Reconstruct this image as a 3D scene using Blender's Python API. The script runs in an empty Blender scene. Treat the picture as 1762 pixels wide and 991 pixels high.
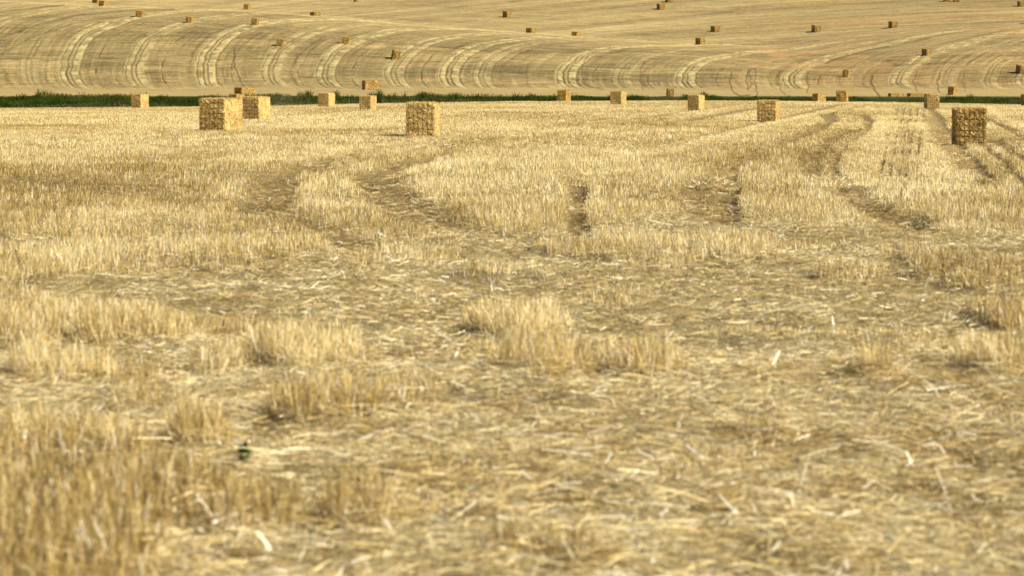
import bpy, math
import numpy as np
from mathutils import Vector
np.seterr(all="ignore")
rng = np.random.default_rng(11)
F = 4894.0; CX = 881.0; HZ = 153.0; EYE = 1.85      # focal length in photo pixels, horizon row, eye height (m)
D = bpy.data
scene = D.scenes[0] if D.scenes else D.scenes.new('Scene')
scene = bpy.context.scene
COL = scene.collection

# ------------------------------------------------------------------ noise
def h2(ix, iy, seed):
    n = (ix.astype(np.int64)*374761393 + iy.astype(np.int64)*668265263 + seed*1442695041) & 0xffffffff
    n = ((n ^ (n >> 13))*1274126177) & 0xffffffff
    n = ((n ^ (n >> 16))*2246822519) & 0xffffffff
    return ((n ^ (n >> 15)) & 0xffffff)/float(0xffffff)
def vn(x, y, seed=0):
    x = np.asarray(x, float); y = np.asarray(y, float)
    x, y = np.broadcast_arrays(x, y)
    ix = np.floor(x); iy = np.floor(y); fx = x-ix; fy = y-iy
    fx = fx*fx*(3-2*fx); fy = fy*fy*(3-2*fy)
    a = h2(ix, iy, seed); b = h2(ix+1, iy, seed); c = h2(ix, iy+1, seed); d = h2(ix+1, iy+1, seed)
    return (a*(1-fx)+b*fx)*(1-fy)+(c*(1-fx)+d*fx)*fy
def fbm(x, y, seed=0, o=4, g=.5):
    s = 0; a = 1; t = 0
    for k in range(o):
        s = s+a*vn(np.asarray(x)*2**k+17.3*k, np.asarray(y)*2**k-9.1*k, seed+k*7); t += a; a *= g
    return s/t
def ss(a, b, x):
    t = np.clip((np.asarray(x, float)-a)/(b-a), 0, 1); return t*t*(3-2*t)

# ------------------------------------------------------------------ terrain
YT = np.arange(0, 1401.0, 1.0)
TT = np.linspace(-1.0, 1.0, 801)                    # X/Y
PXT = CX+F*TT
RIDX = [-3000, -600, 0, 184, 300, 440, 540, 620, 700, 800, 880, 1000, 1100, 1200, 1330, 1450, 1600, 1762, 2400, 5000]
RIDY = [-25, -8, 2, 9, 13, 21, 29, 35.5, 42, 49.5, 55, 64, 71, 77.5, 82, 72, 56, 46, 30, 20]
CRX = [-3000, 0, 400, 640, 870, 1200, 1450, 1762, 2400, 5000]
CRY = [200, 187, 184, 179, 175.5, 174, 175.5, 181, 188, 200]
def gsm(a, k, axis):
    r = int(3*k); w = np.exp(-.5*(np.arange(-r, r+1)/k)**2); w /= w.sum()
    p = [(0, 0), (0, 0)]; p[axis] = (r, r); b = np.pad(a, p, mode='edge'); out = np.zeros_like(a)
    n = a.shape[axis]
    for i, ww in enumerate(w):
        sl = [slice(None)]*2; sl[axis] = slice(i, i+n); out += ww*b[tuple(sl)]
    return out
def build_terrain():
    R = np.interp(PXT, RIDX, RIDY)[:, None]; C = np.interp(PXT, CRX, CRY)[:, None]
    Y = YT[None, :]
    right = ss(1200, 1500, PXT)[:, None]
    zc = EYE-(C-HZ)*330/F
    near = zc*ss(90, 330, Y)
    zn = near*(Y <= 330)+(Y > 330)*(zc+(-2.0-zc)*ss(328, 376, Y))
    # hill expressed as elevation angle seen from the lane
    v = np.clip((Y-485)/165, 0, 1)
    ex = 1.85*(1-right)+1.2*right
    pa = 153-(153-R)*(1-(1-v)**ex)
    dip = 6*(1-ss(1050, 1400, PXT)[:, None])
    pb = R+dip*ss(650, 690, Y)-(R+dip+5)*np.clip((Y-690)/170, 0, None)
    pb = np.where(Y > 860, -5-.16*(Y-860), pb)
    p = np.where(Y <= 650, pa, pb)
    p = np.where(Y < 485, 166-13*(Y-425)/60, p)
    zh = EYE+(HZ-p)*Y/F
    zbank = .75-2.75*(1-ss(388, 426, Y))
    z = np.where(Y < 385, zn, np.where(Y < 425, zbank, zh))
    z[:, 340:] = gsm(z, 4.0, 1)[:, 340:]
    z = gsm(z, 2.0, 0)
    return z
ZT = build_terrain()
def height(X, Y):
    X = np.asarray(X, float); Y = np.asarray(Y, float)
    Yc = np.clip(Y, 1, 1399.5); t = np.clip(X/np.maximum(Yc, 25), -.999, .999)
    a = (t+1)/2*800; i = np.clip(a.astype(int), 0, 799); fa = a-i
    j = np.clip(Yc.astype(int), 0, 1399); fj = Yc-j
    z = (ZT[i, j]*(1-fa)+ZT[i+1, j]*fa)*(1-fj)+(ZT[i, j+1]*(1-fa)+ZT[i+1, j+1]*fa)*fj
    z = z+ss(430, 520, Y)*(fbm(X/26, Y/22, 3, 3)-.5)*.9
    return z
def px2w(px, py):                                    # a point of the near field seen at photo pixel (px, py)
    Y = np.clip(F*EYE/(np.asarray(py, float)-HZ), 5, 326)
    for _ in range(6):
        X = (np.asarray(px, float)-CX)*Y/F
        Y = .5*Y+.5*np.clip(F*(EYE-height(X, Y))/(np.asarray(py, float)-HZ), 5, 330)
    return (np.asarray(px, float)-CX)*Y/F, Y
def hit(px, py, y0, y1):                             # where the line of sight meets the ground between y0 and y1
    Y = np.arange(y0, y1, .25); X = (px-CX)*Y/F
    P = HZ+F*(EYE-height(X, Y))/Y
    k = np.argmin(np.abs(P-py)+.0005*(Y-y0)); return X[k], Y[k]

# ------------------------------------------------------------------ marks left in the near field (world polylines)
def pl(pts):
    a = np.array(pts, float); X, Y = px2w(a[:, 0], a[:, 1]); return np.stack([X, Y], 1)
RUTS = [  # polyline, half width m, strength
 (pl([(455,372),(466,345),(470,325),(478,306),(520,291),(600,269),(680,253)]), .42, 1.),
 (pl([(600,269),(700,249),(760,239),(880,227),(1050,208),(1180,196)]), .22, 1.),
 (pl([(735,385),(690,352),(655,325),(640,303),(690,287),(740,272)]), .45, 1.),
 (pl([(700,356),(665,330),(652,312)]), .14, 1.3),
 (pl([(740,272),(840,250),(900,238),(1050,220),(1180,206),(1300,186)]), .24, 1.),
 (pl([(998,425),(992,385),(994,350),(1000,325)]), .16, 1.0),
 (pl([(1252,390),(1250,350),(1252,318),(1258,292),(1266,282)]), .17, 1.4),
 (pl([(1215,385),(1205,350),(1215,318),(1245,295)]), .35, .7),
 (pl([(1266,282),(1310,262),(1400,226),(1430,208),(1420,194)]), .22, 1.),
 (pl([(1560,395),(1500,358),(1455,328)]), .35, .9),
 (pl([(1455,328),(1435,300),(1434,275),(1450,252),(1490,224),(1497,208),(1480,196)]), .12, 1.),
 (pl([(1408,312),(1395,290),(1398,265),(1425,245),(1470,222)]), .22, .7),
 (pl([(1712,325),(1695,300),(1665,268),(1635,235),(1615,205),(1600,185)]), .13, 1.),
 (pl([(1668,300),(1650,270),(1622,235),(1604,200)]), .3, .8),
 (pl([(1790,290),(1740,262),(1705,240)]), .2, .9),
 (pl([(1790,345),(1720,275),(1690,252)]), .12, .8),
 (pl([(840,232),(1000,216),(1150,196),(1280,179)]), .17, .9),
 (pl([(980,262),(1100,246),(1200,236),(1330,206),(1450,180)]), .2, .95),
 (pl([(900,252),(1100,222),(1250,197),(1340,179)]), .17, .85),
 (pl([(0,266),(200,266),(400,258),(560,243),(690,238)]), .26, .8),
 (pl([(0,212),(200,208),(470,199),(640,190)]), .4, .5),
 (pl([(560,300),(640,276),(800,248)]), .2, .5),
 (pl([(1005,268),(1150,246),(1262,228),(1330,214),(1420,196),(1500,180)]), .12, .7),
 (pl([(0,305),(60,322),(150,326),(260,312),(420,302),(470,300)]), .5, .75),
 (pl([(600,365),(520,372),(440,378)]), .5, .5), (pl([(700,356),(800,400),(930,425)]), .35, .55), (pl([(470,372),(560,400),(640,430)]), .3, .5),
 (pl([(1690,205),(1740,222),(1800,240)]), .12, .9), (pl([(1660,190),(1700,205),(1800,262)]), .12, .6),
 (pl([(850,200),(1000,190),(1150,180)]), .2, .6), (pl([(700,215),(860,204),(1000,197)]), .2, .5),
]
for x0, x1 in ((1553, 1579), (1540, 1567), (1524, 1556), (1507, 1545), (1570, 1590)):
    RUTS.append((pl([(x0+4, 312), ((x0+x1)/2+1, 235), (x1, 184)]), .06, -1.))       # dashed drill rows
LIGHT = [
 (pl([(1470,345),(1500,270),(1530,200)]), .9, .8), (pl([(1640,335),(1620,270),(1590,200)]), .8, .8),
 (pl([(700,300),(850,275),(1000,285),(1150,262),(1300,217),(1430,190)]), .7, .6),
 (pl([(0,285),(200,285),(420,282),(620,262),(760,240)]), 1.0, .6), (pl([(0,245),(300,262),(500,252)]), 1.0, .4),
 (pl([(520,360),(600,355),(640,365)]), .5, .8), (pl([(40,378),(300,372),(420,385)]), .5, .8),
 (pl([(1700,185),(1730,205),(1790,225)]), .4, .7), (pl([(950,312),(1050,300),(1150,300)]), .5, .5),
]
def segdist(P, poly):
    best = np.full(len(P), 1e9)
    for a, b in zip(poly[:-1], poly[1:]):
        ab = b-a; t = np.clip(((P-a)@ab)/(ab@ab+1e-9), 0, 1)
        best = np.minimum(best, np.hypot(P[:, 0]-a[0]-t*ab[0], P[:, 1]-a[1]-t*ab[1]))
    return best
def marks(X, Y):
    X = np.asarray(X, float).ravel(); Y = np.asarray(Y, float).ravel()
    w = (fbm(X*.7, Y*.35, 5, 3)-.5); P = np.stack([X+w*.25, Y+w*.5], 1)
    rut = np.zeros(len(X)); li = np.zeros(len(X))
    for poly, hw, st in RUTS:
        lo = poly.min(0)-4; hi = poly.max(0)+4
        m = (P[:, 0] > lo[0]) & (P[:, 0] < hi[0]) & (P[:, 1] > lo[1]) & (P[:, 1] < hi[1])
        if not m.any() or st == 0: continue
        q = P[m] if st > 0 else np.stack([X[m], Y[m]], 1)
        hwd = hw*(1+np.maximum(q[:, 1]-60, 0)/140)
        k = 1-ss(hwd*.45, hwd*1.6, segdist(q, poly))
        if st < 0: k = k*1.35*(vn(q[:, 1]*.3, .8*q[:, 0], 8) > .3)
        else: k = k*st*(.9+.35*vn(q[:, 0]*2, q[:, 1]*.8, 31))
        rut[m] = np.maximum(rut[m], k)
    for poly, hw, st in LIGHT:
        k = st*(1-ss(hw*.3, hw*1.4, segdist(P, poly))); li = np.maximum(li, k)
    return np.clip(rut, 0, 1.4), li
# standing tufts in the trodden foreground: centre and radii as photo pixels turned into ground ellipses
TUFT = []
for cx, cy, rx, ry, hh in [(60,585,230,14,1.1),(330,565,200,12,.9),(400,452,110,30,1.),(120,475,220,22,.9),(500,625,95,16,1.),
        (925,655,95,13,1.25),(1105,655,70,12,1.2),(905,565,80,12,1.),(1500,665,80,10,1.),(1640,470,85,20,1.),(70,665,150,9,.95),
        (100,890,240,48,1.5),(110,775,200,12,.9),(330,760,80,16,1.),(560,735,90,14,1.1),(620,900,60,20,.9),(1720,650,70,14,1.),(1720,560,70,14,.9),
        (1260,430,80,14,.9),(1060,430,110,16,.9),(620,470,50,10,.9),(840,470,60,8,.8),(1450,480,70,10,.8),(230,712,130,8,.8),(1650,380,90,8,1.1),
        (430,900,80,24,1.0),(950,960,150,20,.6),(60,1000,300,60,1.3),(700,700,60,9,.6),(1330,760,60,8,.5)]:
    X0, Y0 = px2w(cx, cy); _, Ya = px2w(cx, cy+ry); _, Yb = px2w(cx, cy-ry)
    TUFT.append((float(X0), float(Y0), rx*float(Y0)/F, float(Yb-Ya)/2, hh))
BARE = []
for cx, cy, rx, ry, hh in [(1330,585,190,24,.6),(850,690,160,14,1),(690,640,80,16,.8),(1700,625,90,16,.8),(860,470,170,12,.7),(600,395,150,16,.5),
        (1120,850,120,20,.6),(1480,690,160,12,.7),(1240,395,90,8,.6),(1690,385,50,14,.6),(560,520,120,10,.3),(1250,560,240,14,.7),(1740,800,90,60,.6),(160,640,60,8,.6)]:
    X0, Y0 = px2w(cx, cy); _, Ya = px2w(cx, cy+ry); _, Yb = px2w(cx, cy-ry)
    BARE.append((float(X0), float(Y0), rx*float(Y0)/F, float(Yb-Ya)/2, hh))
def ell(X, Y, L):
    m = np.zeros(len(X)); w = fbm(X*1.6, Y*.8, 21, 3)-.5; w = w*1.5+(fbm(X*5, Y*3, 22, 2)-.5)*.7
    for x0, y0, rx, ry, hh in L:
        q = np.hypot((X-x0)/rx, (Y-y0)/ry)+w*1.1
        m = np.maximum(m, hh*(1-ss(.6, 1.25, q)))
    return m
def standing(X, Y, rut=None):
    """0 flattened .. 1 standing stubble, more where it is tall"""
    edge = 39+6*(fbm(X*.35, X*0+3, 40, 3)-.5)*2
    far = ss(edge-7, edge+3, Y+4*(fbm(X*.9, Y*.4, 41, 3)-.5))
    s = np.maximum(far, ell(X, Y, TUFT))
    patch = ss(.54, .70, fbm(X*1.1, Y*.45, 55, 3))*(.3+.35*ss(18, 30, Y)+.3*(X < -1.2))*(Y < 46)
    s = np.maximum(s, patch*(1-ell(X, Y, BARE)))
    if rut is not None: s = s*(1-np.clip(rut, 0, 1)*np.clip(.55+.35*(1-ss(60, 100, Y))+2*np.clip(rut-1, 0, 1), 0, .95))
    return s
def micro(X, Y, rut):
    n = (1-ss(90, 200, Y))
    X = np.asarray(X); Y = np.asarray(Y)
    return n*(.07*np.minimum(ell(X.ravel(), Y.ravel(), TUFT).reshape(X.shape), 1)+(fbm(X*2.2, Y*2.2, 61, 3)-.5)*.12+(fbm(X*.5, Y*.5, 62, 2)-.5)*.16)-np.clip(rut, 0, 1.2)*.09*(1-ss(250, 330, Y)*.5)

# ------------------------------------------------------------------ mesh and material helpers
def npmesh(name, V, Fc, col=None, smooth=False):
    me = D.meshes.new(name); V = np.ascontiguousarray(V, np.float32).reshape(-1, 3); Fc = np.ascontiguousarray(Fc, np.int32)
    k = Fc.shape[1]
    me.vertices.add(len(V)); me.vertices.foreach_set('co', V.ravel())
    me.loops.add(Fc.size); me.loops.foreach_set('vertex_index', Fc.ravel())
    me.polygons.add(len(Fc)); me.polygons.foreach_set('loop_start', np.arange(0, Fc.size, k, dtype=np.int32))
    me.polygons.foreach_set('loop_total', np.full(len(Fc), k, np.int32))
    me.update(calc_edges=True)
    me.polygons.foreach_set('use_smooth', np.full(len(Fc), smooth))
    if col is not None:
        a = me.color_attributes.new('col', 'FLOAT_COLOR', 'POINT')
        c = np.ones((len(V), 4), np.float32); c[:, :3] = col; a.data.foreach_set('color', c.ravel())
    return me
def link(name, me, mat=None, parent=None):
    o = D.objects.new(name, me); COL.objects.link(o)
    if mat: me.materials.append(mat)
    if parent: o.parent = parent
    return o
def tag(o, label=None, cat=None, group=None, kind=None):
    for k, v in (('label', label), ('category', cat), ('group', group), ('kind', kind)):
        if v: o[k] = v
def mat_attr(name, rough=.6, spec=.3, trans=0, noise=None, bump=None, hue=None):
    m = D.materials.new(name); m.use_nodes = True; nt = m.node_tree; N = nt.nodes; L = nt.links
    b = N['Principled BSDF']; b.inputs['Roughness'].default_value = rough; b.inputs['Specular IOR Level'].default_value = spec
    a = N.new('ShaderNodeAttribute'); a.attribute_name = 'col'; src = a.outputs['Color']
    tc = N.new('ShaderNodeTexCoord')
    if noise:
        for sc, lo, hi, st in noise:
            mp = N.new('ShaderNodeMapping'); mp.inputs['Scale'].default_value = st; L.new(tc.outputs['Object'], mp.inputs['Vector'])
            n = N.new('ShaderNodeTexNoise'); n.inputs['Scale'].default_value = sc; n.inputs['Detail'].default_value = 6; n.inputs['Roughness'].default_value = .65
            L.new(mp.outputs[0], n.inputs['Vector'])
            r = N.new('ShaderNodeMapRange'); r.inputs['From Min'].default_value = .3; r.inputs['From Max'].default_value = .7
            r.inputs['To Min'].default_value = lo; r.inputs['To Max'].default_value = hi; L.new(n.outputs['Fac'], r.inputs['Value'])
            mx = N.new('ShaderNodeVectorMath'); mx.operation = 'SCALE'; L.new(src, mx.inputs[0]); L.new(r.outputs[0], mx.inputs['Scale']); src = mx.outputs[0]
    L.new(src, b.inputs['Base Color'])
    if bump:
        sc, st, dist = bump
        n = N.new('ShaderNodeTexNoise'); n.inputs['Scale'].default_value = sc; n.inputs['Detail'].default_value = 5; L.new(tc.outputs['Object'], n.inputs['Vector'])
        bp = N.new('ShaderNodeBump'); bp.inputs['Strength'].default_value = st; bp.inputs['Distance'].default_value = dist
        L.new(n.outputs['Fac'], bp.inputs['Height']); L.new(bp.outputs[0], b.inputs['Normal'])
    if trans:
        t = N.new('ShaderNodeBsdfTranslucent'); L.new(src, t.inputs['Color'])
        mx = N.new('ShaderNodeMixShader'); mx.inputs[0].default_value = trans
        L.new(b.outputs[0], mx.inputs[1]); L.new(t.outputs[0], mx.inputs[2]); L.new(mx.outputs[0], N['Material Output'].inputs['Surface'])
    return m
M_straw = mat_attr('straw', .38, .5, .2)
M_soil = mat_attr('stubble_soil', .9, .1, 0, [(9, .72, 1.25, (1, 1, 1)), (60, .6, 1.35, (.5, 1.6, 1))], (30, .8, .04))
M_hill = mat_attr('hill_stubble', .9, .1, 0, [(.6, .82, 1.16, (.4, 1, 1)), (2.2, .72, 1.25, (1, .6, 1))], (2.2, .6, .12))
M_grass = mat_attr('green_grass', .85, .08, .3)
M_bale = mat_attr('baled_straw', .7, .25, .1, [(14, .7, 1.25, (1, 1, 1))], (40, .6, .02))
M_twine = D.materials.new('twine'); M_twine.use_nodes = True
_b = M_twine.node_tree.nodes['Principled BSDF']; _b.inputs['Roughness'].default_value = .7
_w = M_twine.node_tree.nodes.new('ShaderNodeTexNoise'); _w.inputs['Scale'].default_value = 60
_r = M_twine.node_tree.nodes.new('ShaderNodeValToRGB'); _r.color_ramp.elements[0].color = (.16, .10, .05, 1); _r.color_ramp.elements[1].color = (.34, .25, .13, 1)
M_twine.node_tree.links.new(_w.outputs['Fac'], _r.inputs[0]); M_twine.node_tree.links.new(_r.outputs[0], _b.inputs['Base Color'])

PALE = np.array([.84, .69, .345]); GOLD = np.array([.62, .45, .155]); BROWN = np.array([.25, .16, .045]); GREY = np.array([.40, .35, .23])
def straw_col(n, tone=0., spread=.42, grey=.12):
    """tone -1 brown .. 0 golden .. 1 pale"""
    t = np.clip(tone+rng.normal(0, spread, n), -1, 1.3)[:, None]
    c = np.where(t > 0, GOLD+(PALE-GOLD)*t, GOLD+(BROWN-GOLD)*(-t))
    g = ((rng.random(n) < grey) & (t[:, 0] > -.5))[:, None]*rng.random((n, 1))
    c = c*(1-g)+GREY*g
    c = c*np.clip(1+rng.normal(0, .2, (n, 1)), .3, 1.25)
    return np.where((rng.random((n, 1)) < .13) & (t > -.25), np.array([.92, .84, .60]), c)  # a share of straws nearly white: highlights put into the colour
def ribbons(base, dirv, length, width, side, bend, col, seg=2):
    """thin bent stalks: base (n,3), dirv unit (n,3)"""
    n = len(base); ts = np.linspace(0, 1, seg+1); V = np.empty((n, seg+1, 2, 3), np.float32)
    for k, t in enumerate(ts):
        c = base+dirv*(length*t)[:, None]+bend*(t*t)
        w = (width*(1-.35*t))[:, None]*.5
        V[:, k, 0] = c-side*w; V[:, k, 1] = c+side*w
    idx = np.arange(n, dtype=np.int64)[:, None]*(2*(seg+1))
    q = np.concatenate([idx+np.array([[2*k, 2*k+1, 2*k+3, 2*k+2]]) for k in range(seg)], 0)
    C = np.repeat(col, 2*(seg+1), axis=0)
    return V.reshape(-1, 3), q, C
class Pile:
    def __init__(s): s.V = []; s.Q = []; s.C = []; s.n = 0
    def add(s, V, Q, C): s.V.append(V); s.Q.append(Q+s.n); s.C.append(C); s.n += len(V)
    def mesh(s, name): return npmesh(name, np.concatenate(s.V), np.concatenate(s.Q), np.concatenate(s.C))
def unit(v): return v/np.linalg.norm(v, axis=1, keepdims=True)

# ------------------------------------------------------------------ ground sheets
def grid(ts, ys, off, colf, name, mat, zf):
    T, Y = np.meshgrid(ts, ys); X = T*(Y+off)
    Z = zf(X.ravel(), Y.ravel()); V = np.stack([X.ravel(), Y.ravel(), Z], 1)
    n, m = T.shape; i = np.arange(n-1)[:, None]*m+np.arange(m-1)[None, :]; i = i.ravel()
    Q = np.stack([i, i+1, i+m+1, i+m], 1)
    me = npmesh(name, V, Q, colf(X.ravel(), Y.ravel(), Z), True)
    o = link(name, me, mat); tag(o, kind='structure'); return o
def near_z(X, Y):
    rut, _ = marks(X, Y); return height(X, Y)+micro(X, Y, rut)
def near_col(X, Y, Z):
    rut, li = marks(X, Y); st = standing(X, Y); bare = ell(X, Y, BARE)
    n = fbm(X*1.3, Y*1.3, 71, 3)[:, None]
    soil = np.array([.19, .145, .078])*(1-n*.3); straw = np.array([.50, .385, .165])*(.8+.4*n)*(.64+.36*ss(50, 130, Y))[:, None]  # straw tone darkened up close: shade between stalks painted in
    f = np.clip(.68-.4*st*(1-ss(45, 70, Y))+.35*fbm(X*3, Y*3, 72, 2)-.45*bare, 0.05, 1)  # less litter among standing stubble, its dark gaps also painted as shade
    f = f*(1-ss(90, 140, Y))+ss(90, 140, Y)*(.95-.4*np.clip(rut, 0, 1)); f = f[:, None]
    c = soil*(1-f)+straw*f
    bank = ss(340, 372, Y)[:, None]
    c = c*(1-.45*np.clip(rut, 0, 1)[:, None])+np.array([.10, .065, .02])*np.clip(rut, 0, 1)[:, None]; c = c*(1+.35*li[:, None])
    return c*(1-bank)+np.array([.04, .05, .006])*bank
tn = np.unique(np.concatenate([np.linspace(-1, -.21, 40), np.linspace(-.21, .21, 620), np.linspace(.21, 1, 40)]))
ysn = [-6.]; 
while ysn[-1] < 388: ysn.append(ysn[-1]+max(.09, .0045*abs(ysn[-1])))
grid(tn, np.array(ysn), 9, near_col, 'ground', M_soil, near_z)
YJ = ysn[-1]

# ---- hill colouring: combine passes curving over the knoll (real straw rows and wheel marks)
def hill_marks(X, Y, Z):
    px = CX+F*X/Y; py = HZ+F*(EYE-Z)/Y
    right = ss(1200, 1500, px)
    v = (Y-485)/165; vc = np.clip(v, 0, 1.6)
    warp = (fbm(X/14, Y/25, 81, 3)-.5)*16*(Y/550)
    c = (330*(1-right)+300*right)*vc**(2.5+.2*right)+26*np.exp(-np.clip(v+.02, 0, 2)/.05)
    s = px-c+warp*.55+2.5*(fbm(X/3, Y/5, 82, 2)-.5)
    k = np.clip(np.searchsorted(PASS[:, 0], s)-1, 0, len(PASS)-2); c0 = PASS[k, 0]; c1 = PASS[k+1, 0]
    st = PASS[k, 1]; ph = (s-c0)/112.0                   # each pass starts at its own left edge
    k = k.astype(float)
    def band(c0, w, soft=.5): return 1-ss(w*(1-soft), w*(1+soft), np.abs(ph-c0))
    a = ss(-.06, .03, v)*(1-ss(.95, 1.15, v))
    br = np.maximum(band(.10, .06), band(.29, .065))*(.1+1.5*ss(.25, .75, fbm(X/1.8, Y/3, 83, 4)))
    br = np.maximum(br, .45*band(.20, .16, .7)*(.4+fbm(X/1.2, Y/9, 86, 2)))
    dk = np.maximum.reduce([band(.165, .012, .6), .9*band(.235, .012, .6), .8*band(.07, .011, .6), .7*band(.37, .014, .6)*(h2(k, k*0+5, 95) > .3)])
    dk = dk*(.35+1.1*fbm(X/5, Y/7, 84, 3))
    lone = band(.62, .010, .6)*(h2(k, k*0+2, 93) > .3)*ss(.4, .6, fbm(X/8, Y/12, 85, 2)); faint = band(.50, .03)*.4+band(.8, .03)*.4*(h2(k, k*0+4, 94) > .4)
    return px, py, v, right, a, br*st, dk*st, lone, faint, s
PASS = np.array([(-3000, 0)]+[(-2400+110*i, .7) for i in range(22)]+[(20, .3), (92, 1.05), (205, .85), (325, 1.15), (442, .75), (535, .95), (652, .85), (745, 1.), (800, .6), (945, 1.05),
 (1040, .45), (1150, 1.), (1262, .35), (1335, .95), (1440, .3), (1522, .95), (1600, .4), (1672, .5), (1735, .7)]+[(1830+105*i, .7) for i in range(30)], float)
HPL = [([(404,84),(402,100),(404,115),(410,132),(419,148)], 1.1, 1.), ([(150,128),(156,140),(158,146)], .8, .5),
 ([(908,110),(905,128),(908,145)], .9, .6), ([(1012,95),(1003,112),(1000,130),(1006,147)], 1.2, .6), ([(1110,105),(1102,120),(1101,140),(1107,155)], 1.1, .6),
 ([(1258,125),(1256,145),(1262,160),(1275,166),(1290,164)], 1.2, .8), ([(1288,118),(1283,135),(1287,155),(1293,145),(1288,125),(1292,118),(1300,120),(1299,135),(1303,165)], 1.1, .8),
 ([(1340,122),(1338,140),(1345,158),(1352,164)], 1.2, .6), ([(1390,124),(1387,135),(1392,150),(1388,160)], 1.1, .8), ([(1500,130),(1500,145),(1508,160),(1515,167)], 1.4, .9),
 ([(1578,122),(1572,140),(1578,158)], 1.2, .7), ([(1617,125),(1613,145),(1616,160)], 1.2, .8), ([(1660,120),(1656,140),(1662,158)], 1., .6),
 ([(1420,110),(1445,100),(1490,88),(1530,80)], 1.2, .7), ([(880,125),(930,132),(980,142),(1040,155)], 1., .5), ([(1740,140),(1748,130),(1755,118)], 1.1, .6),
 ([(0,66),(60,45),(130,27),(230,19),(300,17)], 1.8, .5), ([(0,95),(60,62),(150,35),(260,26)], 1.2, .5), ([(0,22),(60,14),(110,9)], 1., .5)]
def hill_col(X, Y, Z):
    px, py, v, right, a, br, dk, lone, faint, s = hill_marks(X, Y, Z)
    n1 = fbm(X/40, Y/40, 101, 4); base = np.array([.30, .225, .093])*(1+.0*n1[:, None])
    tint = np.array([.33, .22, .085]); base = base+(tint-base)*(.25+.75*right*ss(.35, .6, n1))[:, None]
    gold = np.array([.47, .34, .14]); top = (ss(.9, 1.3, v)*(1-ss(200, 900, px))*.5+.85*ss(1.0, 1.1, v)*(1-ss(1.2, 1.5, v))*(1-right)+.7*ss(.84, .93, v)*(1-ss(.97, 1.02, v))*(1-right))[:, None]  # golden strip behind the ridge, plus a painted sunlit rim along it
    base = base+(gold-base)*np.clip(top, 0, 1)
    # cross streaks of weedy regrowth on the steep face
    olive = np.array([.098, .078, .026])
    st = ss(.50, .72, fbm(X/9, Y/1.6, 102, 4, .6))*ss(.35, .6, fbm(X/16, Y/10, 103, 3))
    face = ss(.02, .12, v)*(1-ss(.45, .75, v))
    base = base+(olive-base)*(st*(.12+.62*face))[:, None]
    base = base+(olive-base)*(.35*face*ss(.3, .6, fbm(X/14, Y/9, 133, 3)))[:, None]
    gen = (fbm(X/5, Y/.9, 104, 4, .7)-.5)*1.9+(fbm(X/.6, Y/1.2, 134, 3, .8)-.5)*1.2+(fbm(X/24, Y/14, 135, 3)-.5)*1.0
    dark2 = ss(.62, .8, fbm(X/6, Y/.8, 136, 4, .7))*.35; base = base+(np.array([.10, .078, .03])-base)*dark2[:, None]
    base = base*(1+gen*.5)[:, None]
    # headland along the ditch
    hd = (1-ss(-.03, .03, v)); hs = .5*fbm(X/30, Y/2.2, 105, 4)+.5*fbm(X/4, Y/2.5, 175, 4, .7)
    hcol = np.array([.42, .31, .12])*(.5+.9*hs)[:, None]
    base = base+(hcol-base)*(hd*.75)[:, None]
    straw = np.array([.50, .40, .175]); dark = np.array([.085, .062, .022])
    A = a
    # thin paired wheel lines between the main rows, at loose spacing
    fine = 0
    for sp, sd0, wt in ((4.2, 140, .8), (2.4, 150, .8), (9., 160, .8)):
        wl = vn(s/sp+.6*fbm(X/2, Y/4, sd0+3, 2), Y/70, sd0); fine = fine+wt*(ss(.66, .9, wl)-1.0*ss(.30, .10, wl))*A*(.1+1.3*ss(.3, .7, fbm(X/9, Y/9, sd0+1, 3)))
    base = base*(1+.25*fine)[:, None]
    base = base+(np.array([.30, .17, .06])-base)*(.5*right*A*ss(.6, .85, vn(s/6, Y/60, 171))*ss(.3, .6, fbm(X/12, Y/12, 172, 2)))[:, None]
    base = base+(straw-base)*np.clip(br*A*.56, 0, .85)[:, None]
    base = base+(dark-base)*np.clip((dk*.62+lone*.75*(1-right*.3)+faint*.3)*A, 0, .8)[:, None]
    # long shallow passes on the slope behind / above
    up = ss(.85, 1.12, v)
    w = py+.085*(px-880)+9*(fbm(X/160, Y/160, 106, 2)-.5)-.00004*(px-1100)**2
    l1 = fbm(w/7.0, px/900, 107, 2); l2 = vn(w/1.7, px/500, 108); l3 = vn(w/3.1, px/700, 109)
    lines = (ss(.62, .85, l2)*.5+ss(.6, .8, l3)*.45)*(.4+.8*fbm(X/25, Y/60, 110, 3))
    dl = ss(.66, .9, vn(w/1.9+40, px/600, 111))*.4*(.4+.8*fbm(X/20, Y/50, 112, 3))
    base = base+(straw-base)*(lines*up*.7)[:, None]; base = base+(dark-base)*(dl*up*.7)[:, None]
    base = base*(1+(l1-.5)*.35*up)[:, None]
    # ochre disturbed soil on the right of the slope
    och = np.array([.42, .25, .10]); om = ss(.5, .7, fbm(X/7, Y/6, 113, 4))*ss(1240, 1330, px)*(1-ss(1520, 1640, px))*ss(75, 90, py)*(1-ss(105, 125, py))
    om = np.maximum(om, .8*ss(.45, .7, fbm(X/1.2, Y/5, 114, 3))*np.exp(-(((px-1275)/26)**2+((py-140)/22)**2)))
    om = np.maximum(om, .45*ss(.5, .7, fbm(X/20, Y/6, 115, 3))*ss(1550, 1700, px)*ss(80, 95, py)*(1-ss(105, 130, py)))
    base = base+(och-base)*np.clip(om*.75, 0, 1)[:, None]
    P = np.stack([px, py], 1)
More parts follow.
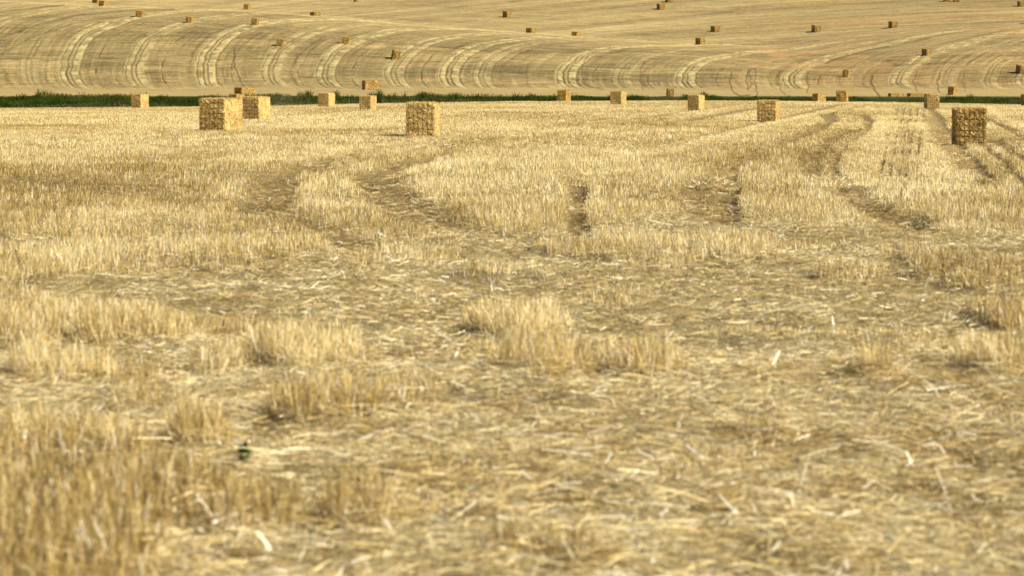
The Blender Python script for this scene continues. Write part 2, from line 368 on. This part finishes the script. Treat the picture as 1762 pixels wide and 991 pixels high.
    for pts, hw, stg in HPL:
        q = np.array(pts, float); lo = q.min(0)-8; hi = q.max(0)+8
        m = (P[:, 0] > lo[0]) & (P[:, 0] < hi[0]) & (P[:, 1] > lo[1]) & (P[:, 1] < hi[1])
        if m.any():
            dd = segdist(P[m]+(np.stack([fbm(P[m][:, 1]/5, P[m][:, 1]*0, 120, 2), P[m][:, 1]*0], 1)-.5)*[3, 0], q)
            base[m] = base[m]+(dark*.8-base[m])*((1-ss(hw*.5, hw*1.5, dd))*stg*.8)[:, None]
    # far bank of the ditch is green
    gb = (1-ss(421, 429, Y+4*(fbm(X/6, Y/6, 116, 2)-.5)))[:, None]
    base = base+(np.array([.04, .05, .006])-base)*gb
    return np.clip(base, .01, .9)
def hill_z(X, Y):
    z = height(X, Y)
    px, py, v, right, a, br, dk, lone, faint, s = hill_marks(X, Y, z)
    return z+a*(br*.10-dk*.14-lone*.1)
th = np.unique(np.concatenate([np.linspace(-1, -.2, 60), np.linspace(-.2, .2, 1500), np.linspace(.2, 1, 60)]))
ysh = [YJ]
while ysh[-1] < 1390:
    y = ysh[-1]; ysh.append(y+(1.2 if y < 420 else .8 if y < 485 else .42 if y < 560 else .6 if y < 660 else 1.2 if y < 870 else 8))
YH = np.minimum(np.array(ysh), 1399)
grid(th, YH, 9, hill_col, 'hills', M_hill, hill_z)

# ------------------------------------------------------------------ where the bales stand
BALES = [
 # (x0, x split, x1, top, base, mode, ymin, ymax, roll, hi, label)   mode R: right side shows, L: left side shows, P: long side faces us
 (341,384,416,172,225.5,'R',60,300,0,1,'largest straw bale of the near field, on the left, with its right side brightly lit'),
 (698.4,747,757,179.5,236,'R',60,300,0,1,'straw bale with square string-grooved end, alone in the middle of the near field'),
 (1641.4,1650,1699,190,249.5,'L',60,300,0,1,'brown coarse straw bale with shaded left side, nearest one at the right'),
 (416,444,464,168,205,'R',60,300,0,1,'straw bale standing just behind and right of the largest left bale'),
 (1304,1336,1343,172,209,'R',60,300,0,1,'straw bale with a broken dark shadow, between the middle and the nearest right bale'),
 (1184,1203,1213,164.7,189.8,'R',60,329,0,1,'small straw bale left of the one with the broken dark shadow'),
 (1050.6,1069,1078,158,180,'R',60,329,0,1,'small straw bale with dark shadow rising over the middle of the green ditch strip'),
 (1591,1597,1617,162,186.5,'L',60,329,0,1,'straw bale at the top of the straight drill rows with jagged shadow'),
 (225,241,255,163,186,'R',60,329,0,1,'straw bale against the tall green ditch grass, farthest left in the near field'),
 (546.7,565,576,161,184,'R',60,329,0,1,'straw bale in front of the ditch grass, left one of the pair before the middle'),
 (618,637,647.6,166,189,'R',60,329,0,1,'straw bale in front of the ditch grass, right one of the pair before the middle'),
 (393,406,421,163,184.5,'R',60,329,0,0,'partly hidden straw bale peeping over the largest left bale'),
 (959,974,982.6,155,174.3,'R',60,331,0,0,'straw bale on the field crest, left of the small bale over the ditch middle'),
 (1439.7,1457,1460,157,176,'R',60,331,0,0,'speckled square straw bale on the field crest left of the drill rows'),
 (1399,1408,1421,161,180,'R',338,347,0,0,'low straw bale sunk behind the field crest with half of it golden'),
 (1757.6,1766,1778,163,182,'L',60,331,0,0,'dark straw bale cut by the right edge at the ditch'),
 (1147,1149,1160,155,168.5,'L',423,440,0,0,'lone straw bale in the gap of the green ditch strip'),
 (402,415,439,151,163.5,'P',430,480,0,0,'long straw bale with dark end beyond the ditch, above the largest left bale'),
 (622.6,628,654.5,139,155,'P',440,520,0,0,'long straw bale lying broadside at the foot of the hill'),
 (1528.5,1533,1556,160.5,170,'P',424,432,0,0,'broadside straw bale with dark end half hidden behind ditch grass'),
 (1561,1567,1590,161,170,'P',424,433,0,0,'broadside straw bale left of the jagged shadow bale, behind ditch grass'),
 (1631,1641,1649,149.5,164,'R',430,480,5,0,'leaning straw bale with black shadow just above the ditch at the right'),
 (158,166,171,-4,5.5,'L',600,760,4,0,'dark straw bale at the top left, behind its lit neighbour'),
 (169,178,187,2,11.5,'R',600,648,4,0,'lit straw bale at the top left, in front of a darker one'),
 (232,243,248,19,31,'R',500,645,7,0,'straw bale on the knoll, leftmost of the row of three below the ridge'),
 (318,328,331,29,40.5,'R',500,645,9,0,'straw bale on the knoll, middle of the row of three below the ridge'),
 (431,441,444.5,32,44,'R',500,645,9,0,'straw bale on the knoll, rightmost of the row of three below the ridge'),
 (419,427,432,8,17,'R',660,860,0,0,'tiny straw bale above the ridge left of the centre'),
 (533,540,551,21,29.5,'L',652,800,0,0,'straw bale sitting on the ridge line itself, end in shade'),
 (474.5,485,487,67,81,'R',480,640,12,0,'strongly leaning straw bale on the steep slope, leftmost of three'),
 (587.6,599,600.5,64,77,'R',480,640,7,0,'leaning straw bale on the steep slope, middle and palest of three'),
 (672,675,687,86,103,'L',480,640,12,0,'leaning straw bale low on the steep slope with dark left edge'),
 (608.5,612,617,-4,4,'L',700,860,0,0,'tiny straw bale cut by the top edge left of the centre'),
 (864.7,872,880,18,31,'L',652,860,0,0,'straw bale with dark left half high on the far slope, top centre'),
 (905,914,922,48.5,58.7,'L',652,860,0,0,'straw bale behind the ridge dip, left one of two'),
 (982.6,992,1000,55,65.6,'R',652,860,6,0,'straw bale behind the ridge dip, right one of two'),
 (1129,1135,1145.6,8,18,'L',652,900,0,0,'straw bale near the top edge, lower of a close pair'),
 (1142.5,1148,1161,-4,5,'L',652,960,0,0,'straw bale cut by the top edge, upper of a close pair'),
 (1223,1230,1240,46,56,'L',652,860,0,0,'straw bale on the far slope, upper of two right of the centre'),
 (1196.6,1205,1214,66,78.5,'L',560,700,0,0,'straw bale on the far slope, lower of two right of the centre'),
 (1394.5,1402,1415.4,44,56.5,'L',560,860,0,0,'straw bale on the right slope, left one of two at one height'),
 (1528,1535,1547,38,49,'L',560,860,0,0,'straw bale on the right slope, right one of two at one height'),
 (1586.5,1595,1603,85,96.5,'L',500,640,0,0,'straw bale beside the pale curved tracks on the right slope'),
 (1449,1459,1461.5,120,134,'R',480,600,9,0,'leaning straw bale low on the right slope at the end of a dark track'),
 (1748,1756,1770,114,127.5,'L',480,640,5,0,'reddish dark straw bale at the right edge, halfway up the slope'),
 (1748,1754,1768,3,12.5,'L',640,900,0,0,'straw bale with black end in the top right corner'),
 (1621,1624,1638,-5,4,'L',640,900,0,0,'left bale of a touching pair cut by the top edge'),
 (1638,1641,1655,-5,4.3,'L',640,900,0,0,'right bale of a touching pair cut by the top edge'),
 (1764,1768,1782,31,41.5,'L',600,860,0,0,'straw bale just past the right edge casting a thin shadow'),
]

# ------------------------------------------------------------------ stubble and loose straw
def sample(n, y0, y1, half=.2, extra=.5):
    Y = np.sqrt(rng.random(n)*(y1**2-y0**2)+y0**2); X = (rng.random(n)*2-1)*(half*Y+extra); return X, Y
def bale_spots():
    L = []
    for b in BALES:
        if b[6] > 335: continue
        X, Y = hit((b[0]+b[2])/2, b[4], b[6], b[7]); L.append((X, Y+1.0))
    return L
def stand(P, n, y0, y1, hgt, wid, seg=2, lean=.13, clump=False):
    X, Y = sample(n, y0, y1)
    if clump:
        X = X+.0; r = np.round(Y/.16)*.16; Y = r+rng.normal(0, .02, n)
    rut, li = marks(X, Y); s = standing(X, Y, rut)
    keep = rng.random(n) < np.clip(s*1.0+.03, 0, 1); X, Y, rut, li, s = X[keep], Y[keep], rut[keep], li[keep], s[keep]; n = len(X)
    big = fbm(X*.13, Y*.05, 201, 3); mid = fbm(X*.9, Y*.35, 202, 3)
    z = height(X, Y)+micro(X, Y, rut)-.01
    hN = hgt*(.45+.9*mid)*(.45+.8*rng.random(n))*np.clip(.15+.85*s, .15, 1.15)*(1-.3*li)
    for bx, by in SPOTS:
        q = np.hypot((X-bx+.8)/2.9, (Y-by)/4.2); hN = hN*(1-.86*(1-ss(.75, 1.1, q)))
    az = rng.random(n)*6.283; ln = np.abs(rng.normal(0, lean, n))*(1+1.5*(1-ss(25, 50, Y))); 
    d = unit(np.stack([np.cos(az)*ln, np.sin(az)*ln, np.ones(n)], 1))
    ang = rng.random(n)*3.14; side = np.stack([np.cos(ang), np.sin(ang)*.6, np.zeros(n)], 1); side = unit(side)
    b2 = rng.random(n)*6.283; bl = hN*rng.random(n)**3*.6; bend = np.stack([np.cos(b2)*bl, np.sin(b2)*bl, -bl*.5], 1)
    tone = -.02+.16*ss(60, 160, Y)+(big-.5)*2.0+(mid-.5)*1.5+(fbm(X*4, Y*2, 203, 2)-.5)*1.2*(1-ss(60, 140, Y))+li*1.1-np.clip(rut, 0, 1)*(.8+1.1*ss(50, 100, Y))
    P.add(*ribbons(np.stack([X, Y, z], 1), d, hN, wid*(.7+.6*rng.random(n)), side, bend, straw_col(n, tone), seg))
def lying(P, n, y0, y1, lmin, lmax, wid, up=.05, seg=2, tone=.35):
    X, Y = sample(n, y0, y1)
    rut, li = marks(X, Y); bare = ell(X, Y, BARE)
    den = np.clip(.55+1.3*(fbm(X*1.5, Y*.8, 211, 4)-.3)+li*.4-.6*bare, .05, 1)
    keep = rng.random(n) < den; X, Y, rut, li = X[keep], Y[keep], rut[keep], li[keep]; n = len(X)
    mid = fbm(X*.8, Y*.5, 212, 3)
    L = lmin+(lmax-lmin)*rng.random(n)**1.6
    drift = 6.283*fbm(X*.25, Y*.25, 213, 2)*1.2
    az = drift+rng.normal(0, 1.2, n); el = rng.normal(.05, .16, n)
    d = np.stack([np.cos(az)*np.cos(el), np.sin(az)*np.cos(el), np.sin(el)], 1)
    z = height(X, Y)+micro(X, Y, rut)+.005+up*rng.random(n)**2
    roll = rng.normal(0, .7, n); hs = np.stack([-np.sin(az), np.cos(az), 0*az], 1)
    side = unit(hs*np.cos(roll)[:, None]+np.array([0, 0, 1.])*np.sin(roll)[:, None])
    bl = L*.07*rng.normal(0, .6, n); bend = hs*bl[:, None]; bend[:, 2] -= L*.08
    P.add(*ribbons(np.stack([X, Y, z], 1)-d*(L*.5)[:, None]*[1, 1, 0], d, L, wid*(.6+.8*rng.random(n)), side, bend, straw_col(n, tone+(mid-.5)*1.8+(fbm(X*5, Y*3, 214, 2)-.5)*1.6+li*.4-.8*np.clip(rut, 0, 1), .55, .25)*np.where(rng.random((n, 1)) < .2, .42, 1), seg))
SPOTS = bale_spots()
S = Pile()
stand(S, 300000, 8.5, 22, .20, .0050, 3)
stand(S, 300000, 20, 45, .175, .0058, 2)
stand(S, 330000, 42, 85, .17, .0085, 1)
stand(S, 330000, 80, 150, .115, .015, 1)
stand(S, 350000, 140, 345, .095, .032, 1)
o = link('stubble', S.mesh('stubble'), M_straw); tag(o, 'short upright golden stubble left standing across the field', 'stubble', kind='stuff')
S = Pile()
lying(S, 60000, 8.5, 18, .05, .30, .0050, .09, 2)
lying(S, 260000, 8.5, 20, .02, .14, .0050, .05, 1, .45)
lying(S, 330000, 18, 50, .03, .20, .0065, .05, 1, .45)
lying(S, 160000, 42, 120, .06, .30, .010, .08, 1, .3)
n = 900; Y = 9+26*rng.random(n)**1.5; X = (rng.random(n)*2-1)*(.2*Y+.5); rt, _ = marks(X, Y); az = rng.random(n)*6.283; el = rng.normal(.25, .35, n)
d = np.stack([np.cos(az)*np.cos(el), np.sin(az)*np.cos(el), np.sin(el)], 1); side = unit(np.cross(d, rng.normal(0, 1, (n, 3))+[0, -.6, .8]))
S.add(*ribbons(np.stack([X, Y, height(X, Y)+micro(X, Y, rt)+.03+.05*rng.random(n)], 1), d, .03+.09*rng.random(n)**2, .006+.010*rng.random(n)**2, side, rng.normal(0, .012, (n, 3)), np.array([[.93, .88, .70]])*(.8+.25*rng.random((n, 1))), 2))  # near-white leaf bits, glints painted as colour
o = link('loose_straw', S.mesh('loose_straw'), M_straw); tag(o, 'loose pale straw lying flattened over the foreground soil', 'straw', kind='stuff')

# ------------------------------------------------------------------ green strip in the ditch
def ditch():
    P = Pile(); n = 210000
    Y = 384+rng.random(n)*46; X = (rng.random(n)*2-1)*.22*Y
    px = CX+F*X/Y
    edge = 421+5*(fbm(X/5, X*0, 301, 3)-.5)*2
    gap = 1-.97*(ss(1085, 1120, px)*(1-ss(1165, 1190, px)))
    keep = (Y < edge) & (rng.random(n) < gap); X, Y, px = X[keep], Y[keep], px[keep]; n = len(X)
    hm = np.interp(px, [-600, 0, 250, 450, 600, 700, 900, 1100, 1300, 1500, 1650, 1762, 2400], [.4, .42, .42, .38, .55, .5, .46, .42, .24, .22, .26, .4, .45])
    cl = fbm(X/3.2, Y/6, 302, 4, .6); H = hm*(.35+1.2*ss(.3, .75, cl)+1.6*ss(.66, .8, fbm(X/1.6, Y/8, 309, 3)))*(.5+.8*rng.random(n))
    z = height(X, Y)-.03; az = rng.random(n)*6.283; ln = np.abs(rng.normal(0, .3, n))
    d = unit(np.stack([np.cos(az)*ln, np.sin(az)*ln, np.ones(n)], 1))
    ang = rng.random(n)*3.14; side = np.stack([np.cos(ang), np.sin(ang), 0*ang], 1)
    bl = H*.4*rng.random(n); bend = np.stack([np.cos(az)*bl, np.sin(az)*bl, -bl*.5], 1)
    g1 = np.array([.024, .045, .003]); g2 = np.array([.09, .105, .010]); dry = np.array([.27, .23, .115])
    t = np.clip(fbm(X/4, Y/5, 303, 3)*1.6-.5+rng.normal(0, .2, n), 0, 1)[:, None]
    c = g1+(g2-g1)*t
    dr = (ss(.56, .72, fbm(X/9, Y/3, 304, 3))*.6*(1-ss(700, 900, px))+.5*np.exp(-((px-490)/35)**2))*(rng.random(n) < .7)
    c = c+(dry-c)*dr[:, None]
    P.add(*ribbons(np.stack([X, Y, z], 1), d, H, .06*(.6+.8*rng.random(n)), side, bend, c, 2))
    o = link('ditch_grass', P.mesh('ditch_grass'), M_grass); tag(o, 'dark green grass and weeds growing along the ditch', 'grass', kind='stuff')
ditch()

# ------------------------------------------------------------------ bales
BW, BL, BH = 1.22, 2.15, 1.30
def bale_surface(seed, step, amp, dirt=0., rough=1.):
    """box of rough straw: rounded edges, flakes, grooves under the strings; open bottom kept closed"""
    faces = []; r2 = np.random.default_rng(seed)
    hx, hy, hz = BW/2, BL/2, BH/2
    V = []; Q = []; n0 = 0; Cc = []
    for ax, sg in ((0, 1), (0, -1), (1, 1), (1, -1), (2, 1), (2, -1)):
        u, w = [(1, 2), (2, 0), (0, 1)][ax]; dims = (hx, hy, hz)
        nu = max(2, int(2*dims[u]/step)); nw = max(2, int(2*dims[w]/step))
        U, W = np.meshgrid(np.linspace(-dims[u], dims[u], nu+1), np.linspace(-dims[w], dims[w], nw+1))
        p = np.zeros((U.size, 3)); p[:, u] = U.ravel(); p[:, w] = W.ravel(); p[:, ax] = sg*dims[ax]
        i = (np.arange(nw)[:, None]*(nu+1)+np.arange(nu)[None, :]).ravel()
        q = np.stack([i, i+1, i+nu+2, i+nu+1], 1)
        if sg < 0: q = q[:, ::-1]
        V.append(p); Q.append(q+n0); n0 += len(p)
    p = np.concatenate(V); Q = np.concatenate(Q)
    h = np.array([hx, hy, hz]); rr = .075
    inner = np.clip(p, -h+rr, h-rr); dd = p-inner; L = np.linalg.norm(dd, axis=1, keepdims=True)
    nrm = dd/np.maximum(L, 1e-6); q0 = inner+nrm*rr
    k = 13.0
    def n3(a, s): return (vn(a[:, 0]*1.0+a[:, 2]*.63, a[:, 1]+a[:, 2]*.77, s)+vn(a[:, 1]*1.0-a[:, 0]*.41, a[:, 2]+a[:, 0]*.5, s+3))*.5
    d = (n3(q0*1.7, seed+12)-.5)*2.6+(n3(q0*6, seed)-.5)*.8+(n3(q0*k*1.5, seed+1)-.5)*1.1+(n3(q0*34, seed+2)-.5)*.9
    # flakes: the bale is a row of pressed wads along its length, and strings bite in across the width
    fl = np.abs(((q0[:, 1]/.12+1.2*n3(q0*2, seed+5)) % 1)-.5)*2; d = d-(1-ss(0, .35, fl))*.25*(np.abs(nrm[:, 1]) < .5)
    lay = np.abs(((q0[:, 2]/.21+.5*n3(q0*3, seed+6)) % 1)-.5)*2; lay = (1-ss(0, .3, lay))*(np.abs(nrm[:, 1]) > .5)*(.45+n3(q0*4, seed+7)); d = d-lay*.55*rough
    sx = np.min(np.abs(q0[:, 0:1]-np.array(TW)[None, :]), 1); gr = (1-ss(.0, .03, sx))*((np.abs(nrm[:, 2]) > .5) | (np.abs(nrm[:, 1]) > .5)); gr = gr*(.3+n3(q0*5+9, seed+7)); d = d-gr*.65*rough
    P = q0+nrm*(d*amp)[:, None]
    P[:, 2] += hz
    m = n3(q0*9, seed+8); m2 = n3(q0*22, seed+9)
    t = np.clip((m-.5)*2.4+(m2-.5)*3.0-dirt, -1, 1)[:, None]
    c = np.where(t > 0, GOLD+(PALE-GOLD)*t, GOLD+(BROWN-GOLD)*(-t)*1.05)*1.03
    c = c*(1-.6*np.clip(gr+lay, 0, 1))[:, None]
    return P, Q, c, r2
TW = [-.5, -.3, -.1, .1, .3, .5]
def bale_straws(P, r2, n, wid, lmax, out, dirt=0.):
    hx, hy, hz = BW/2, BL/2, BH/2
    ar = np.array([hy*hz, hy*hz, hx*hz, hx*hz, hx*hy]); f = r2.choice(5, n, p=ar/ar.sum())
    q = (r2.random((n, 3))*2-1)*[hx, hy, hz]; nr = np.zeros((n, 3))
    for k, (ax, sg) in enumerate(((0, 1), (0, -1), (1, 1), (1, -1), (2, 1))):
        m = f == k; q[m, ax] = sg*[hx, hy, hz][ax]; nr[m, ax] = sg
    d = r2.normal(0, 1, (n, 3)); d = d-nr*np.sum(d*nr, 1, keepdims=True); d = unit(d); d = unit(d+nr*np.abs(r2.normal(0, out, n))[:, None])
    L = lmax*(.25+.75*r2.random(n)**1.5); side = unit(np.cross(d, nr+r2.normal(0, .35, (n, 3))))
    q[:, 2] += hz; q = q-nr*.012
    tone = r2.normal(.0, .6, n)-dirt
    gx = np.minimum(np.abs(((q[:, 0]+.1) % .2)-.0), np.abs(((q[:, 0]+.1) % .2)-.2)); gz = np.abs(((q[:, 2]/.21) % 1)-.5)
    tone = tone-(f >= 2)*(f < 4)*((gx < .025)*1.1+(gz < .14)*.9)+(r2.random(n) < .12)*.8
    edge = (f == 4) & (r2.random(n) < .12); d = np.where(edge[:, None], unit(d*.5+nr*.8+r2.normal(0, .2, (n, 3))), d)
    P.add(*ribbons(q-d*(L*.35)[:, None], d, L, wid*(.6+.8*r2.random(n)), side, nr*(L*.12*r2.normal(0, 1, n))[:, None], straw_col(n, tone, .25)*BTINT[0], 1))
BTINT = [np.array([.93, .86, .72])]
def bale_mesh(name, seed, step, amp, ns, wid, lmax, out=.35, dirt=0., rough=1.):
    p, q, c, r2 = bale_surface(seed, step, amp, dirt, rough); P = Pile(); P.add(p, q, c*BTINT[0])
    if ns: bale_straws(P, r2, ns, wid, lmax, out, dirt)
    return P.mesh(name)
def tube_loop(name, x):
    hy, hz = BL/2+.004, BH/2+.004; r = .05; pts = []
    for cy, cz, a0 in ((hy-r, hz-r, 0), (-hy+r, hz-r, 90), (-hy+r, -hz+r, 180), (hy-r, -hz+r, 270)):
        for a in (0, 30, 60, 90):
            t = math.radians(a0+a); pts.append((cy+r*math.cos(t), cz+r*math.sin(t)))
    # subdivide long runs so that the string sags into the straw
    full = []
    for i, (a, b) in enumerate(zip(pts, pts[1:]+pts[:1])):
        k = max(1, int(math.dist(a, b)/.12))
        for j in range(k): full.append((a[0]+(b[0]-a[0])*j/k, a[1]+(b[1]-a[1])*j/k))
    n = len(full); V = []; Q = []; rad = .0045
    for i, (y, z) in enumerate(full):
        y0, z0 = full[i-1]; y1, z1 = full[(i+1) % n]; ty, tz = y1-y0, z1-z0; l = math.hypot(ty, tz); ny, nz = tz/l, -ty/l
        for k in range(5):
            a = 2*math.pi*k/5; cx, cn = math.cos(a)*rad, math.sin(a)*rad
            V.append((x+cx+.006*math.sin(i*1.7+x*9), y+ny*cn, z+nz*cn+BH/2))
    for i in range(n):
        for k in range(5):
            Q.append((i*5+k, i*5+(k+1) % 5, ((i+1) % n)*5+(k+1) % 5, ((i+1) % n)*5+k))
    return npmesh(name, np.array(V), np.array(Q))
HI = [bale_mesh('straw_bale', 400+i*20, .022, .026, 17000, .013, .15, .6, -.25) for i in range(4)]+[bale_mesh('straw_bale', 900, .022, .036, 13000, .016, .17, .6, .35, 1.5)]
BTINT[0] = np.array([.84, .75, .56])
LO = [bale_mesh('far_bale', 500+i*20, .06, .04, 3500, .022, .2, .5, .35) for i in range(3)]
for m in HI+LO: m.materials.append(M_bale)
TWM = []
for x in TW:
    t = tube_loop('twine', x); t.materials.append(M_twine); TWM.append(t)
DIRT = [D.materials['baled_straw']]
def place(i, b):
    x0, xs, x1, top, base, mode, y0, y1, roll, hi, label = b
    xc = (x0+x1)/2
    X, Y = hit(xc, base, y0, y1); k = F/Y
    wl, wr = (xs-x0), (x1-xs)
    if mode == 'R': th = -math.atan2(wr/BL, wl/BW)
    elif mode == 'L': th = math.atan2(wl/BL, wr/BW)
    else: th = -(math.pi/2-math.atan2(wl/BW, wr/BL))
    pw = (BW*abs(math.cos(th))+BL*abs(math.sin(th)))*k
    sw = float(np.clip((x1-x0)/pw, .7, 1.35)); sh = float(np.clip(((base-top)/k+(.05 if Y < 335 else .02))/BH, .7, 1.35)); s = sw
    th -= math.atan((xc-CX)/F)
    # the front lower corner stands on the seen base line; the centre lies half a depth behind
    depth = .5*(BW*abs(math.sin(th))+BL*abs(math.cos(th)))*s
    Yc = Y+depth; Xc = (xc-CX)*(Y+depth*.6)/F
    e = .5
    gy = float(height(Xc, Yc+e)-height(Xc, Yc-e))/(2*e)
    z = float(height(Xc, Yc))-(.42 if y0 == 424 else 0)      # two stand low behind the ditch bank
    r0, _ = marks(np.array([Xc]), np.array([Yc])); z += float(micro(np.array([Xc]), np.array([Yc]), r0)[0]) if Y < 200 else 0
    me = (HI[4] if i == 2 else HI[i % 4]) if hi else LO[i % 3]
    loc = (Xc, Yc, z-.03-abs(math.sin(math.radians(roll)))*.35)
    print('bale %3d Y=%.0f s=%.2f (w %.2f h %.2f) th=%.0f slope %.2f' % (i, Y, s, sw, sh, math.degrees(th), gy))
    from mathutils import Matrix
    R = Matrix.Rotation(math.radians(roll), 3, 'Y') @ Matrix.Rotation(math.atan(gy), 3, 'X') @ Matrix.Rotation(th, 3, 'Z')
    sc = (sw, sw, sh)
    if hi:
        root = D.objects.new('straw_bale', None); COL.objects.link(root); root.empty_display_size = .3
        root.location = loc; root.rotation_euler = R.to_euler(); root.scale = sc
        link('body', me, None, root)
        for t in TWM: link('twine', t, None, root)
    else:
        root = link('straw_bale', me); root.location = loc; root.rotation_euler = R.to_euler(); root.scale = sc
    tag(root, label, 'straw bale', 'straw bales left on the harvested fields')
for i, b in enumerate(BALES): place(i, b)

# ------------------------------------------------------------------ loose heaps and the weed
def heap(px, py, rx, hz, n, label, tone):
    X0, Y0 = px2w(px, py); X0 = float(X0); Y0 = float(Y0); P = Pile()
    a = rng.random(n)*6.283; r = np.sqrt(rng.random(n)); x = np.cos(a)*r*rx; y = np.sin(a)*r*rx*1.3
    z = hz*(1-r**2)*rng.random(n)**.5+.01
    az = rng.random(n)*6.283; el = rng.normal(0, .35, n); d = np.stack([np.cos(az)*np.cos(el), np.sin(az)*np.cos(el), np.sin(el)], 1)
    L = .12+.35*rng.random(n); side = unit(np.cross(d, rng.normal(0, 1, (n, 3))))
    P.add(*ribbons(np.stack([x, y, z], 1)-d*(L*.5)[:, None], d, L, .007+.006*rng.random(n), side, rng.normal(0, .05, (n, 3)), straw_col(n, tone, .4, .5), 2))
    o = link('straw_heap', P.mesh('straw_heap'), M_straw); o.location = (X0, Y0, float(near_z(np.array([X0]), np.array([Y0]))[0]))
    tag(o, label, 'straw heap', 'loose straw heaps in the wheel tracks')
heap(1002, 318, .42, .17, 1500, 'small grey straw heap at the end of the short dark gap in the stubble', .6)
heap(1222, 322, .48, .15, 1500, 'tangled straw heap beside the dark kinked wheel track', .3)
heap(1698, 322, .30, .26, 1100, 'dull grey straw heap below the nearest right bale', -.1)
heap(1425, 318, .4, .10, 900, 'pale straw heap in the curved wheel track right of the centre', .7)
def weed():
    X0, Y0 = px2w(420, 800); X0 = float(X0); Y0 = float(Y0); z0 = float(near_z(np.array([X0]), np.array([Y0]))[0])
    root = D.objects.new('weed', None); COL.objects.link(root); root.location = (X0, Y0, z0)
    tag(root, 'single small dark green weed among the straw in the lower left', 'weed')
    P = Pile(); n = 110; t = rng.random(n); az = rng.random(n)*6.283; el = rng.normal(.5, .35, n)
    d = np.stack([np.cos(az)*np.cos(el), np.sin(az)*np.cos(el), np.sin(el)], 1)
    base = np.stack([0*t, 0*t, .03+.07*t], 1)+rng.normal(0, .006, (n, 3)); side = unit(np.cross(d, np.array([[0, 0, 1.]])))
    c = np.array([.09, .15, .02])*(1+rng.normal(0, .25, (n, 1)))
    ns = 4; L = .03+.025*rng.random(n); V = []; ts = np.linspace(0, 1, ns+1)
    for i in range(n):
        for tt in ts:
            w = .012*math.sin(math.pi*min(1, tt*.9+.08)); cc = base[i]+d[i]*L[i]*tt+np.array([0, 0, -.012])*tt*tt
            V += [cc-side[i]*w, cc+side[i]*w]
    idx = np.arange(n)[:, None]*(2*(ns+1)); q = np.concatenate([idx+np.array([[2*k, 2*k+1, 2*k+3, 2*k+2]]) for k in range(ns)], 0)
    link('leaves', npmesh('leaves', np.array(V), q, np.repeat(c, 2*(ns+1), 0)), M_grass, root)
    P = Pile(); st = 3
    P.add(*ribbons(np.zeros((st, 3)), unit(np.array([[.1, 0, 1], [-.2, .1, 1], [.15, -.2, 1.]])), np.array([.06, .05, .05]), np.full(st, .003), np.tile([[1., 0, 0]], (st, 1)), np.zeros((st, 3)), np.tile([[.08, .11, .04]], (st, 1)), 2))
    link('stem', P.mesh('stem'), M_grass, root)
weed()

# ------------------------------------------------------------------ light, sky, camera
EL, AZ = math.radians(40), math.radians(29)
sd = Vector((math.cos(EL)*math.cos(AZ), -math.cos(EL)*math.sin(AZ), math.sin(EL)))
w = D.worlds.new('World'); scene.world = w; w.use_nodes = True; nt = w.node_tree
sky = nt.nodes.new('ShaderNodeTexSky'); sky.sky_type = 'NISHITA'; sky.sun_disc = False; sky.sun_elevation = EL; sky.sun_rotation = math.radians(90)+AZ
nt.links.new(sky.outputs[0], nt.nodes['Background'].inputs['Color']); nt.nodes['Background'].inputs['Strength'].default_value = .05
sl = D.lights.new('sun', 'SUN'); sl.energy = 5.0; sl.angle = math.radians(.5); sl.color = (1, .93, .80)
so = D.objects.new('sun', sl); COL.objects.link(so); so.rotation_euler = sd.to_track_quat('Z', 'Y').to_euler(); so.location = (30, -20, 40)
cam = D.cameras.new('camera'); co = D.objects.new('camera', cam); COL.objects.link(co); scene.camera = co
cam.sensor_width = 36; cam.lens = F/1762*36; cam.shift_y = -(495.5-HZ)/1762; co.location = (0, 0, EYE); co.rotation_euler = (math.pi/2, 0, 0)
cam.clip_end = 6000; cam.clip_start = .1
cam.dof.use_dof = True; cam.dof.focus_distance = 135; cam.dof.aperture_fstop = cam.lens/23.0
vs = scene.view_settings; scene.display_settings.display_device = 'sRGB'; vs.view_transform = 'Standard'; vs.look = 'None'; vs.gamma = 1; vs.exposure = .6; vs.use_curve_mapping = False
